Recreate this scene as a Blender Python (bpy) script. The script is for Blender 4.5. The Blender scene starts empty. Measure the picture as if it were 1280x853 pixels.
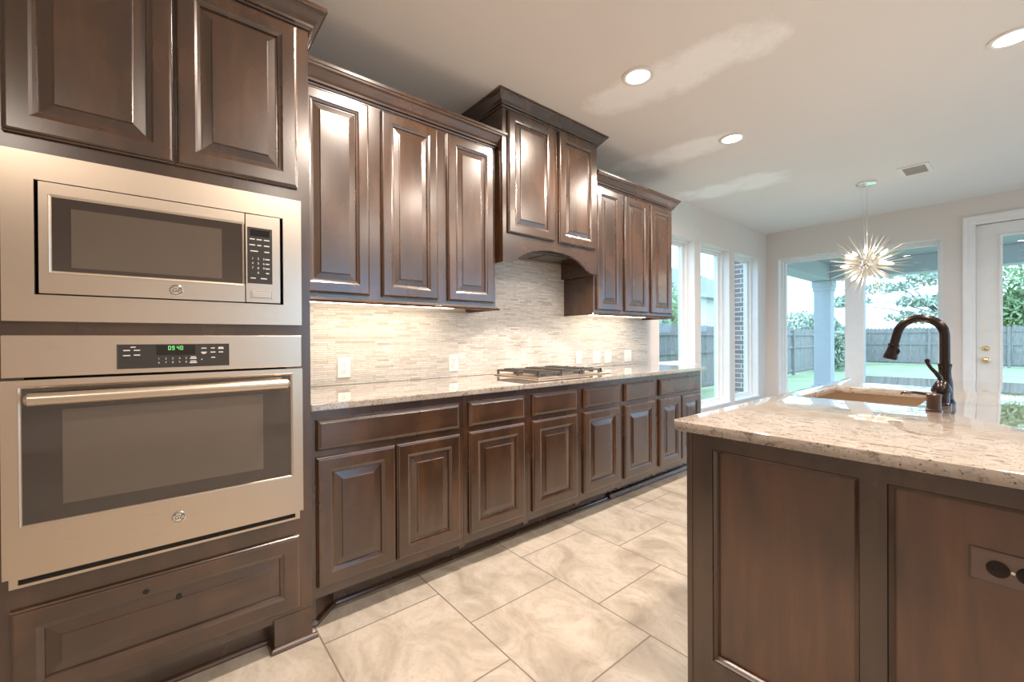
import bpy, bmesh, math, random
from mathutils import Vector, Matrix
PI = math.pi
C = bpy.context.scene.collection
S = bpy.context.scene

# ------------------------------------------------------------------ camera, world, exposure
yaw, pitch, roll = math.radians(50.44), math.radians(-.24), math.radians(-.34)
Fv = Vector((-math.sin(yaw)*math.cos(pitch), math.cos(yaw)*math.cos(pitch), math.sin(pitch)))
R0 = Vector((math.cos(yaw), math.sin(yaw), 0)); U0 = R0.cross(Fv)
Rv = R0*math.cos(roll)+U0*math.sin(roll); Uv = -R0*math.sin(roll)+U0*math.cos(roll)
cam_d = bpy.data.cameras.new('camera'); cam = bpy.data.objects.new('camera', cam_d); C.objects.link(cam)
cam_d.sensor_fit = 'HORIZONTAL'; cam_d.sensor_width = 36; cam_d.lens = 36*530.85/1280
cam_d.clip_start = .02; cam_d.clip_end = 300
M = Matrix.Identity(4)
for i in range(3):
    M[i][0], M[i][1], M[i][2] = Rv[i], Uv[i], -Fv[i]
M[2][3] = 1.18
cam.matrix_world = M
S.camera = cam

SKY_COLOR, SKY_STRENGTH = (.54, .75, 1.0), 3.2
CAN_POWER = 24.0
EXPOSURE = 0.5
w = bpy.data.worlds.new('world'); S.world = w; w.use_nodes = True
bgn = w.node_tree.nodes['Background']; bgn.inputs[0].default_value = (*SKY_COLOR, 1); bgn.inputs[1].default_value = SKY_STRENGTH
S.view_settings.view_transform = 'Standard'; S.view_settings.look = 'None'
S.view_settings.exposure = EXPOSURE; S.view_settings.gamma = 1; S.view_settings.use_curve_mapping = False
S.cycles.max_bounces = 14; S.cycles.diffuse_bounces = 6; S.cycles.glossy_bounces = 6; S.cycles.transparent_max_bounces = 16
S.cycles.sample_clamp_indirect = 6

# ------------------------------------------------------------------ material helpers
class NT:
    def __init__(s, name):
        s.m = bpy.data.materials.new(name); s.m.use_nodes = True
        s.t = s.m.node_tree; s.n = s.t.nodes; s.l = s.t.links
        s.b = s.n['Principled BSDF']
    def add(s, typ, **kw):
        nd = s.n.new(typ)
        for k, v in kw.items(): setattr(nd, k, v)
        return nd
    def link(s, a, b): s.l.new(a, b)
    def coord(s, which='Object'):
        return s.add('ShaderNodeTexCoord').outputs[which]
    def mapping(s, vec, scale=(1,1,1), loc=(0,0,0), rot=(0,0,0)):
        mp = s.add('ShaderNodeMapping'); s.link(vec, mp.inputs['Vector'])
        mp.inputs['Scale'].default_value = scale; mp.inputs['Location'].default_value = loc; mp.inputs['Rotation'].default_value = rot
        return mp.outputs[0]
    def noise(s, vec, scale, detail=4, rough=.55, dist=0):
        nz = s.add('ShaderNodeTexNoise'); s.link(vec, nz.inputs['Vector'])
        nz.inputs['Scale'].default_value = scale; nz.inputs['Detail'].default_value = detail
        nz.inputs['Roughness'].default_value = rough; nz.inputs['Distortion'].default_value = dist
        return nz.outputs['Fac']
    def ramp(s, fac, stops):
        r = s.add('ShaderNodeValToRGB'); s.link(fac, r.inputs[0]); e = r.color_ramp.elements
        while len(e) < len(stops): e.new(.5)
        for el, (p, c) in zip(e, stops):
            el.position = p; el.color = (*c, 1) if len(c) == 3 else c
        return r.outputs[0]
    def mix(s, fac, a, b, mode='MIX'):
        mx = s.add('ShaderNodeMix', data_type='RGBA', blend_type=mode)
        for sock, v in ((mx.inputs[0], fac), (mx.inputs[6], a), (mx.inputs[7], b)):
            if hasattr(v, 'links'): s.link(v, sock)
            elif isinstance(v, (int, float)): sock.default_value = v
            else: sock.default_value = (*v, 1)
        return mx.outputs[2]
    def math(s, op, a, b=0, clamp=False):
        mt = s.add('ShaderNodeMath', operation=op, use_clamp=clamp)
        for sock, v in ((mt.inputs[0], a), (mt.inputs[1], b)):
            if hasattr(v, 'links'): s.link(v, sock)
            else: sock.default_value = v
        return mt.outputs[0]
    def bump(s, h, strength=.2, dist=.01):
        b = s.add('ShaderNodeBump'); b.inputs['Strength'].default_value = strength; b.inputs['Distance'].default_value = dist
        s.link(h, b.inputs['Height']); s.link(b.outputs[0], s.b.inputs['Normal']); return b
    def set(s, **kw):
        for k, v in kw.items():
            sock = s.b.inputs[k.replace('_', ' ')]
            if hasattr(v, 'links'): s.link(v, sock)
            elif isinstance(v, tuple) and len(v) == 3: sock.default_value = (*v, 1)
            else: sock.default_value = v
        return s.m

def plain(name, col, rough=.5, metal=0, **kw):
    t = NT(name)
    v = t.noise(t.coord(), 9, 3)
    c = t.mix(v, tuple(x*.94 for x in col), tuple(min(1, x*1.06) for x in col))
    return t.set(Base_Color=c, Roughness=rough, Metallic=metal, **kw)

def wood_mat(name, horizontal=False, dark=(.028,.0115,.0048), mid=(.048,.0200,.0080), light=(.074,.032,.0125), rough=.27):
    t = NT(name); co = t.coord()
    sc = (14, 2.2, 14) if horizontal else (14, 14, 1.6)
    grain = t.noise(t.mapping(co, sc), 2.0, 5, .5, .25)
    fine = t.noise(t.mapping(co, (60, 5, 60) if horizontal else (60, 60, 5)), 3, 4, .6)
    blot = t.noise(t.mapping(co, (1.6, 1.6, .8), (.3, 1.7, .9)), 3.4, 3, .5, .3)
    col = t.ramp(grain, [(.25, dark), (.52, mid), (.8, light)])
    col = t.mix(t.math('MULTIPLY', fine, .12), col, dark)
    wear = t.ramp(blot, [(.48, (0,0,0)), (.68, (1,1,1))])
    dk = t.noise(t.mapping(co, (1.8, 1.8, .7), (2.3, .7, 3.9)), 3.1, 4, .55, .4)
    col = t.mix(t.math('MULTIPLY', t.ramp(dk, [(.5, (0,0,0)), (.7, (1,1,1))]), .55), col, tuple(x*.5 for x in dark))
    col = t.mix(t.math('MULTIPLY', wear, .42), col, (.098, .041, .017))
    r = t.math('ADD', t.math('MULTIPLY', blot, .08), rough-.04)
    return t.set(Base_Color=col, Roughness=r, Coat_Weight=1.0, Coat_Roughness=.22, Coat_IOR=1.58, Specular_IOR_Level=.6)

MT = {}
MT['wood'] = wood_mat('espresso wood')
MT['woodh'] = wood_mat('espresso wood horizontal', True)
MT['panelwood'] = wood_mat('island veneer', False, (.062,.0235,.0092), (.104,.039,.0145), (.155,.060,.022), .33)
MT['dark'] = plain('dark void', (.008,.007,.006), .7)

def steel(name, col=(.70,.595,.485), vertical=False, rough=.30):
    t = NT(name); co = t.coord()
    br = t.noise(t.mapping(co, (4, 1.5, 160) if not vertical else (160, 160, 2)), 4, 3, .5)
    t.bump(br, .03, .001)
    c = t.mix(br, tuple(x*.93 for x in col), col)
    return t.set(Base_Color=c, Metallic=1.0, Roughness=t.math('ADD', t.math('MULTIPLY', br, .1), rough-.05), Anisotropic=.45)
MT['steel'] = steel('brushed steel')
MT['chrome'] = plain('chrome', (.85,.84,.82), .08, 1)
MT['brass'] = plain('brass', (.78,.6,.3), .18, 1)
MT['bronze'] = plain('oil rubbed bronze', (.035,.026,.024), .22, .75)
MT['copperb'] = plain('rubbed copper bronze', (.075,.048,.038), .3, .8)
MT['agedbronze'] = plain('aged bronze plate', (.20,.15,.135), .35, .6)
MT['iron'] = plain('cast iron', (.11,.10,.095), .32, .5)
MT['blackglass'] = plain('black oven glass', (.045,.034,.028), .05, 0, Specular_IOR_Level=.75, Coat_Weight=.6)
MT['innerglass'] = plain('oven inner glass', (.115,.088,.068), .09, 0, Specular_IOR_Level=.7, Coat_Weight=.5)
MT['panelblack'] = plain('black control panel', (.04,.036,.034), .2)
MT['keys'] = plain('printed white keys', (.75,.73,.7), .5)
MT['lcdoff'] = plain('dark display', (.012,.010,.010), .12)
MT['white'] = plain('white paint', (.80,.78,.75), .45)
MT['plastic'] = plain('white plastic', (.82,.80,.75), .35)
MT['ventslat'] = plain('tan vent slat', (.36,.32,.28), .5)
MT['champagne'] = plain('champagne metal', (.88,.79,.68), .28, 1)
MT['doorpaint'] = plain('door paint', (.78,.76,.73), .4)

def emit(name, col, st):
    t = NT(name); return t.set(Base_Color=(0,0,0), Emission_Color=col, Emission_Strength=st)
MT['led'] = emit('warm led strip', (1, .86, .66), 22)
MT['lcd'] = emit('green digits', (.25, .9, .22), 1.0)
MT['bulb'] = emit('warm bulb', (1, .84, .64), 14)
MT['canlens'] = emit('recessed lamp lens', (1, .95, .86), 6)

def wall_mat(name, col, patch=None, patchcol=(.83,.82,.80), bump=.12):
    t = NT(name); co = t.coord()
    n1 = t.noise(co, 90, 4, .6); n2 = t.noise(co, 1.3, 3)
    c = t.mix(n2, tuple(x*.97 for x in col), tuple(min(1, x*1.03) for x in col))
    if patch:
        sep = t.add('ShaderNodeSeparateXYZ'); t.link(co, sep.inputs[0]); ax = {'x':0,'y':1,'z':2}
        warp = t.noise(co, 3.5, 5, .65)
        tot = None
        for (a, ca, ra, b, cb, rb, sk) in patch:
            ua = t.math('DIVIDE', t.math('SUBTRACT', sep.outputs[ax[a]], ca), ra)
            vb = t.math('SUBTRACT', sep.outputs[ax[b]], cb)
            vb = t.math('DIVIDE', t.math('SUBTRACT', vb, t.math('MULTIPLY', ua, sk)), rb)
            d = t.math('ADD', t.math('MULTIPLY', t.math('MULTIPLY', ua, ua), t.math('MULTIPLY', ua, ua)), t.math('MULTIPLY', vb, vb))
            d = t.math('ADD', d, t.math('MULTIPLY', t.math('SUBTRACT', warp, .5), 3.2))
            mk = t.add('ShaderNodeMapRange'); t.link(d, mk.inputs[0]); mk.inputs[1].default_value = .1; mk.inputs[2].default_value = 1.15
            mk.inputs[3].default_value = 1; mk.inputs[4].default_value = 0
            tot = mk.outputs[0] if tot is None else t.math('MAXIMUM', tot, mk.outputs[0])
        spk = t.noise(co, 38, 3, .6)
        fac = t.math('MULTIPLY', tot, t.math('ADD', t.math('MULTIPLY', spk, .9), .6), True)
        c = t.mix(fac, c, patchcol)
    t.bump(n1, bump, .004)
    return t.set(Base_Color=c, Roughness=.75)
MT['wall'] = wall_mat('greige wall', (.70,.635,.585))
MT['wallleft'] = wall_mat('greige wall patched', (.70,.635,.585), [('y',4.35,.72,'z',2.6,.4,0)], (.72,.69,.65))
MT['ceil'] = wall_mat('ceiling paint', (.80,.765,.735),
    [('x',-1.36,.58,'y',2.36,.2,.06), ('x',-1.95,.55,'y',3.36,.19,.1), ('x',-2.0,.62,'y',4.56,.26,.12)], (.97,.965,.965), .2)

def granite():
    t = NT('cream granite'); co = t.coord()
    big = t.noise(t.mapping(co, (1.6, 1, 1)), 4.5, 6, .65, .6)
    c = t.ramp(big, [(.3, (.29,.245,.205)), (.5, (.355,.305,.26)), (.7, (.42,.37,.325))])
    v = t.noise(t.mapping(co, (.5, 1, 1), rot=(0,0,.2)), 58, 6, .72, .4)
    c = t.mix(t.ramp(v, [(.52, (0,0,0)), (.64, (1,1,1))]), c, (.15,.105,.08))
    vo = t.noise(t.mapping(co, loc=(4,2,1)), 130, 3, .6)
    c = t.mix(t.ramp(vo, [(.60, (0,0,0)), (.66, (1,1,1))]), c, (.045,.03,.03))
    gr = t.noise(t.mapping(co, loc=(1,7,3)), 50, 4, .6)
    c = t.mix(t.ramp(gr, [(.6, (0,0,0)), (.72, (.8,.8,.8))]), c, (.27,.25,.24))
    return t.set(Base_Color=c, Roughness=.05, Specular_IOR_Level=.8, Coat_Weight=1.0, Coat_Roughness=.02)
MT['granite'] = granite()

def floor_mat():
    t = NT('travertine tile floor'); co = t.coord()
    b = t.add('ShaderNodeTexBrick'); t.link(t.mapping(co, loc=(1.736-.262+10.48, -.478+10*.5065, 0)), b.inputs['Vector'])
    b.offset = .5; b.offset_frequency = 2; b.squash = 1; b.squash_frequency = 1
    b.inputs['Scale'].default_value = 1; b.inputs['Mortar Size'].default_value = .0032; b.inputs['Mortar Smooth'].default_value = .1
    b.inputs['Brick Width'].default_value = .524; b.inputs['Row Height'].default_value = .5065; b.inputs['Bias'].default_value = 0
    b.inputs['Color1'].default_value = (.9,.9,.9,1); b.inputs['Color2'].default_value = (1.06,1.04,1.02,1); b.inputs['Mortar'].default_value = (.36,.31,.265,1)
    cl = t.noise(t.mapping(co, (1, 1.4, 1)), 3.6, 7, .66, 1.0)
    c = t.ramp(cl, [(.28, (.225,.19,.155)), (.45, (.34,.30,.25)), (.60, (.43,.385,.335)), (.78, (.285,.24,.20))])
    f = t.noise(co, 42, 5, .75)
    c = t.mix(t.math('MULTIPLY', t.ramp(f, [(.5, (0,0,0)), (.75, (1,1,1))]), .6), c, (.27,.225,.185))
    c = t.mix(1.0, c, b.outputs['Color'], 'MULTIPLY')
    c = t.mix(b.outputs['Fac'], c, (.16,.13,.105))
    h = t.math('SUBTRACT', t.math('MULTIPLY', f, .12), b.outputs['Fac'])
    t.bump(h, .3, .004)
    return t.set(Base_Color=c, Roughness=.38)
MT['floor'] = floor_mat()

def mosaic():
    t = NT('stone strip mosaic'); co = t.coord()
    sep = t.add('ShaderNodeSeparateXYZ'); t.link(co, sep.inputs[0])
    cb = t.add('ShaderNodeCombineXYZ'); t.link(sep.outputs[1], cb.inputs[0]); t.link(sep.outputs[2], cb.inputs[1])
    def br(wd, h, ofs):
        b = t.add('ShaderNodeTexBrick'); t.link(t.mapping(cb.outputs[0], loc=(3+ofs, 2+ofs*.3, 0)), b.inputs['Vector'])
        b.offset = .37; b.offset_frequency = 3; b.squash = .62; b.squash_frequency = 2
        b.inputs['Scale'].default_value = 1; b.inputs['Mortar Size'].default_value = .0011; b.inputs['Mortar Smooth'].default_value = .2
        b.inputs['Brick Width'].default_value = wd; b.inputs['Row Height'].default_value = h; b.inputs['Bias'].default_value = 0
        b.inputs['Color1'].default_value = (0,0,0,1); b.inputs['Color2'].default_value = (1,1,1,1); b.inputs['Mortar'].default_value = (.5,.5,.5,1)
        return b
    b = br(.115, .0125, 0)
    c = t.ramp(b.outputs['Color'], [(0, (.47,.415,.355)), (.3, (.72,.665,.60)), (.6, (.62,.565,.505)), (.8, (.77,.725,.67)), (1, (.55,.51,.46))])
    st = t.noise(t.mapping(co, (1, 9, 80)), 3, 4, .65)
    c = t.mix(t.math('MULTIPLY', t.ramp(st, [(.56, (0,0,0)), (.68, (1,1,1))]), .75), c, (.30,.24,.185))
    c = t.mix(t.math('MULTIPLY', b.outputs['Fac'], .8), c, (.40,.335,.27))
    hgt = t.math('SUBTRACT', t.math('ADD', b.outputs['Color'], t.math('MULTIPLY', st, .5)), t.math('MULTIPLY', b.outputs['Fac'], 1.2))
    t.bump(hgt, .55, .006)
    return t.set(Base_Color=c, Roughness=.42)
MT['mosaic'] = mosaic()

def glass_mat():
    t = NT('window glass'); t.n.remove(t.b)
    out = t.n['Material Output']
    tr = t.add('ShaderNodeBsdfTransparent'); tr.inputs[0].default_value = (.88,.955,1,1)
    gl = t.add('ShaderNodeBsdfGlossy'); gl.inputs['Roughness'].default_value = 0.0
    fr = t.add('ShaderNodeFresnel'); fr.inputs[0].default_value = 1.45
    mx = t.add('ShaderNodeMixShader'); gm = t.add('ShaderNodeNewGeometry'); t.link(t.math('MULTIPLY', fr.outputs[0], t.math('SUBTRACT', 1, gm.outputs['Backfacing'])), mx.inputs[0]); t.link(tr.outputs[0], mx.inputs[1]); t.link(gl.outputs[0], mx.inputs[2])
    t.link(mx.outputs[0], out.inputs[0]); return t.m
MT['glass'] = glass_mat()

def grass_mat():
    t = NT('lawn grass'); co = t.coord()
    n1 = t.noise(co, 1.1, 5, .6); n2 = t.noise(co, 40, 3, .7)
    c = t.ramp(n1, [(.3, (.34,.42,.20)), (.55, (.46,.51,.27)), (.75, (.55,.55,.34))])
    c = t.mix(t.math('MULTIPLY', n2, .4), c, (.30,.37,.18)); t.bump(n2, .5, .04)
    return t.set(Base_Color=c, Roughness=.9)
MT['grass'] = grass_mat()
def fence_mat(axis):
    t = NT('weathered cedar fence'); co = t.coord()
    sep = t.add('ShaderNodeSeparateXYZ'); t.link(co, sep.inputs[0])
    fl = t.math('FLOOR', t.math('DIVIDE', sep.outputs[axis], .145))
    wn = t.add('ShaderNodeTexWhiteNoise', noise_dimensions='1D'); t.link(fl, wn.inputs['W'])
    g = t.noise(t.mapping(co, (6, 6, .9)), 4, 6, .7, .4)
    c = t.ramp(g, [(.3, (.16,.14,.12)), (.55, (.30,.27,.24)), (.8, (.48,.45,.42))])
    c = t.mix(t.math('MULTIPLY', wn.outputs['Value'], .5), c, (.34,.30,.27))
    return t.set(Base_Color=c, Roughness=.85)
MT['fencex'] = fence_mat(0); MT['fencey'] = fence_mat(1)
def leaf_mat(name, a, b):
    t = NT(name); n = t.noise(t.coord(), 2.2, 4)
    return t.set(Base_Color=t.ramp(n, [(.3, a), (.7, b)]), Roughness=.6)
MT['leaf'] = leaf_mat('pale foliage', (.26,.32,.22), (.52,.56,.42))
MT['leafg'] = leaf_mat('green foliage', (.22,.32,.14), (.46,.55,.28))
MT['bark'] = plain('bark', (.16,.13,.11), .9)
MT['stucco'] = plain('stucco', (.55,.55,.54), .85)
MT['soffit'] = plain('patio ceiling paint', (.44,.43,.41), .8)
MT['concrete'] = plain('concrete', (.5,.48,.45), .85)
MT['paleconc'] = plain('pale concrete', (.72,.66,.58), .85)
MT['roof'] = plain('grey shingles', (.30,.30,.31), .9)
MT['siding'] = plain('pale siding', (.78,.76,.74), .8)
def brick_mat():
    t = NT('brick wall'); co = t.coord()
    sep = t.add('ShaderNodeSeparateXYZ'); t.link(co, sep.inputs[0])
    cb = t.add('ShaderNodeCombineXYZ'); t.link(t.math('ADD', sep.outputs[0], sep.outputs[1]), cb.inputs[0]); t.link(sep.outputs[2], cb.inputs[1])
    b = t.add('ShaderNodeTexBrick'); t.link(cb.outputs[0], b.inputs['Vector'])
    b.inputs['Scale'].default_value = 1; b.inputs['Mortar Size'].default_value = .006; b.inputs['Brick Width'].default_value = .2; b.inputs['Row Height'].default_value = .072
    b.inputs['Color1'].default_value = (.20,.14,.12,1); b.inputs['Color2'].default_value = (.32,.22,.18,1); b.inputs['Mortar'].default_value = (.72,.70,.68,1)
    return t.set(Base_Color=b.outputs['Color'], Roughness=.9)
MT['brick'] = brick_mat()

# ------------------------------------------------------------------ mesh helpers (world coordinates)
def BM(): return bmesh.new()
def box(bm, x0, x1, y0, y1, z0, z1, bev=0, seg=2):
    vs = [bm.verts.new((x, y, z)) for x in (x0, x1) for y in (y0, y1) for z in (z0, z1)]
    fs = [bm.faces.new([vs[i] for i in q]) for q in ((0,1,3,2),(4,6,7,5),(0,4,5,1),(2,3,7,6),(0,2,6,4),(1,5,7,3))]
    if bev:
        es = list({e for f in fs for e in f.edges})
        bmesh.ops.bevel(bm, geom=es, offset=bev, segments=seg, profile=.5, affect='EDGES')
def hexa(bm, pts):
    vs = [bm.verts.new(p) for p in pts]
    for q in ((0,1,2,3),(7,6,5,4),(0,4,5,1),(1,5,6,2),(2,6,7,3),(3,7,4,0)): bm.faces.new([vs[i] for i in q])
def lathe(bm, prof, c=(0,0,0), ax='z', seg=24, cap=True):
    rings = []
    for r, h in prof:
        ring = []
        for k in range(seg):
            a = 2*PI*k/seg; p, q = r*math.cos(a), r*math.sin(a)
            v = {'z': (p, q, h), 'x': (h, p, q), 'y': (p, h, q)}[ax]
            ring.append(bm.verts.new((c[0]+v[0], c[1]+v[1], c[2]+v[2])))
        rings.append(ring)
    for a, b in zip(rings, rings[1:]):
        for k in range(seg): bm.faces.new((a[k], a[(k+1)%seg], b[(k+1)%seg], b[k]))
    if cap:
        bm.faces.new(rings[0][::-1]); bm.faces.new(rings[-1])
def tube(bm, pts, rad, seg=12, flat=1.0):
    pts = [Vector(p) for p in pts]
    if not isinstance(rad, (list, tuple)): rad = [rad]*len(pts)
    tang = [(pts[min(i+1, len(pts)-1)]-pts[max(i-1, 0)]).normalized() for i in range(len(pts))]
    up = Vector((0,0,1)) if abs(tang[0].z) < .9 else Vector((1,0,0))
    n = tang[0].cross(up).normalized(); rings = []
    for p, t, r in zip(pts, tang, rad):
        n = (n - t*n.dot(t)).normalized(); b = t.cross(n)
        rings.append([bm.verts.new(p + n*math.cos(2*PI*k/seg)*r + b*math.sin(2*PI*k/seg)*r*flat) for k in range(seg)])
    for a, b in zip(rings, rings[1:]):
        for k in range(seg): bm.faces.new((a[k], a[(k+1)%seg], b[(k+1)%seg], b[k]))
    bm.faces.new(rings[0][::-1]); bm.faces.new(rings[-1])
def nested(bm, O, u, n, w_, h, prof, back=True):
    """concentric rectangles: prof = (inset, height along n); u is the width direction, z the height"""
    O, u, n, z = Vector(O), Vector(u), Vector(n), Vector((0,0,1)); rings = []
    for ins, d in prof:
        rings.append([bm.verts.new(O+u*a+z*b+n*d) for a, b in ((ins,ins),(w_-ins,ins),(w_-ins,h-ins),(ins,h-ins))])
    for a, b in zip(rings, rings[1:]):
        for k in range(4): bm.faces.new((a[k], a[(k+1)%4], b[(k+1)%4], b[k]))
    bm.faces.new(rings[-1])
    if back: bm.faces.new(rings[0][::-1])
def frame_ring(bm, O, u, n, w_, h, prof):
    """closed profile swept round a rectangle: a frame with an open middle"""
    O, u, n, z = Vector(O), Vector(u), Vector(n), Vector((0,0,1)); rings = []
    for ins, d in prof:
        rings.append([bm.verts.new(O+u*a+z*b+n*d) for a, b in ((ins,ins),(w_-ins,ins),(w_-ins,h-ins),(ins,h-ins))])
    for a, b in zip(rings, rings[1:]+rings[:1]):
        for k in range(4): bm.faces.new((a[k], a[(k+1)%4], b[(k+1)%4], b[k]))
def sweep(bm, path, prof, z0, closed=False):
    """profile (out, z) mitred along an XY path; out is to the right of travel"""
    P = [Vector((p[0], p[1])) for p in path]; n = len(P); rings = []
    for i in range(n):
        d0 = (P[i]-P[i-1]).normalized() if (i > 0 or closed) else None
        d1 = (P[(i+1) % n]-P[i]).normalized() if (i < n-1 or closed) else None
        if d0 is None: d0 = d1
        if d1 is None: d1 = d0
        n0, n1 = Vector((d0.y, -d0.x)), Vector((d1.y, -d1.x))
        m = (n0+n1).normalized(); k = 1/max(.3, m.dot(n0))
        rings.append([bm.verts.new((P[i].x+m.x*o*k, P[i].y+m.y*o*k, z0+z)) for o, z in prof])
    seq = list(zip(rings, rings[1:])) + ([(rings[-1], rings[0])] if closed else [])
    for a, b in seq:
        for k in range(len(prof)): bm.faces.new((a[k], a[(k+1) % len(prof)], b[(k+1) % len(prof)], b[k]))
    if not closed:
        bm.faces.new(rings[0][::-1]); bm.faces.new(rings[-1])
def holed(bm, axis, t0, t1, a0, a1, b0, b1, holes):
    """slab normal to axis ('x' or 'y' or 'z') from t0 to t1 with rectangular holes (a0,a1,b0,b1)"""
    A = sorted({a0, a1, *[v for h in holes for v in h[:2]]}); B = sorted({b0, b1, *[v for h in holes for v in h[2:]]})
    A = [v for v in A if a0 <= v <= a1]; B = [v for v in B if b0 <= v <= b1]
    def pt(t, a, b): return {'x': (t, a, b), 'y': (a, t, b), 'z': (a, b, t)}[axis]
    vc = {}
    def V(t, a, b):
        k = (t, a, b)
        if k not in vc: vc[k] = bm.verts.new(pt(t, a, b))
        return vc[k]
    solid = lambda i, j: 0 <= i < len(A)-1 and 0 <= j < len(B)-1 and not any(h[0]-1e-6 <= A[i] and A[i+1] <= h[1]+1e-6 and h[2]-1e-6 <= B[j] and B[j+1] <= h[3]+1e-6 for h in holes)
    for i in range(len(A)-1):
        for j in range(len(B)-1):
            if not solid(i, j): continue
            a, a_, b, b_ = A[i], A[i+1], B[j], B[j+1]
            for t in (t0, t1): bm.faces.new((V(t,a,b), V(t,a_,b), V(t,a_,b_), V(t,a,b_)))
            for (di, dj, p, q) in ((-1,0,(a,b),(a,b_)), (1,0,(a_,b),(a_,b_)), (0,-1,(a,b),(a_,b)), (0,1,(a,b_),(a_,b_))):
                if not solid(i+di, j+dj): bm.faces.new((V(t0,*p), V(t0,*q), V(t1,*q), V(t1,*p)))
def text_verts(bm, s, O, u, n, size, shear=0):
    cu = bpy.data.curves.new('t', 'FONT'); cu.body = s; cu.size = size; cu.shear = shear; cu.align_x = 'CENTER'; cu.align_y = 'CENTER'; cu.extrude = .0004
    o = bpy.data.objects.new('t', cu); C.objects.link(o)
    me = bpy.data.meshes.new_from_object(o.evaluated_get(bpy.context.evaluated_depsgraph_get()))
    O, u, n = Vector(O), Vector(u), Vector(n)
    vs = [bm.verts.new(O+u*v.co.x+Vector((0,0,1))*v.co.y+n*v.co.z) for v in me.vertices]
    for p in me.polygons:
        try: bm.faces.new([vs[i] for i in p.vertices])
        except ValueError: pass
    bpy.data.objects.remove(o); bpy.data.curves.remove(cu); bpy.data.meshes.remove(me)

LOC = {}
def thing(name, label, cat, loc=(0,0,0), group=None, kind=None):
    o = bpy.data.objects.new(name, None); C.objects.link(o); o.location = loc; o.empty_display_size = .05
    LOC[o] = Vector(loc)
    if label: o['label'] = label
    if cat: o['category'] = cat
    if group: o['group'] = group
    if kind: o['kind'] = kind
    return o
def obj(name, bm, mat, parent=None, smooth=False, label=None, kind=None, cat=None, group=None, recalc=True):
    if recalc: bmesh.ops.recalc_face_normals(bm, faces=bm.faces)
    off = LOC.get(parent, Vector()) if parent else Vector()
    if parent is None and kind != 'structure' and len(bm.verts):
        xs = [v.co for v in bm.verts]
        off = Vector(((min(v.x for v in xs)+max(v.x for v in xs))/2, (min(v.y for v in xs)+max(v.y for v in xs))/2, min(v.z for v in xs)))
    if off.length: bmesh.ops.translate(bm, verts=bm.verts, vec=-off)
    me = bpy.data.meshes.new(name); bm.to_mesh(me); bm.free()
    me.materials.append(MT[mat] if isinstance(mat, str) else mat)
    if smooth:
        for p in me.polygons: p.use_smooth = True
        me.set_sharp_from_angle(angle=math.radians(38))
    o = bpy.data.objects.new(name, me); C.objects.link(o)
    if parent: o.parent = parent; LOC[o] = off
    else: o.location = off; LOC[o] = off
    if label: o['label'] = label
    if kind: o['kind'] = kind
    if cat: o['category'] = cat
    if group: o['group'] = group
    return o

XW, YE, ZC = -2.5, 7.06, 2.743
# ------------------------------------------------------------------ room shell
bm = BM(); box(bm, -2.72, 3.4, -3.0, 7.22, -.12, 0); obj('floor', bm, 'floor', kind='structure')
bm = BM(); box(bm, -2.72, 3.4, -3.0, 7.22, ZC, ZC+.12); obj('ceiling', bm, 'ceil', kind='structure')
LW = [(4.10, 4.885, .85, 2.345), (5.02, 5.81, .32, 2.345), (5.955, 6.75, .32, 2.345)]
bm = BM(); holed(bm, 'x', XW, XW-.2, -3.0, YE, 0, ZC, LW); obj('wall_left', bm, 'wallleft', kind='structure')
EW2 = (1.0, 2.9, .32, 2.342); EW = (-2.342, -.618, .32, 2.342); ED = (-.36, .565, 0, 2.432)
bm = BM(); holed(bm, 'y', YE, YE+.2, -2.7, 3.4, 0, ZC, [EW, ED, EW2]); obj('wall_end', bm, 'wall', kind='structure')
RWH = [(1.75, 3.6, .05, 2.45), (4.2, 6.7, .05, 2.45)]  # unseen windows, added so more daylight reaches ceiling and cabinets
bm = BM(); holed(bm, 'x', 3.2, 3.4, -3.0, YE, 0, ZC, RWH); obj('wall_right', bm, 'wall', kind='structure')
bm = BM(); holed(bm, 'y', -2.8, -3.0, XW, 3.2, 0, ZC, []); obj('wall_back', bm, 'wall', kind='structure')

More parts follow.
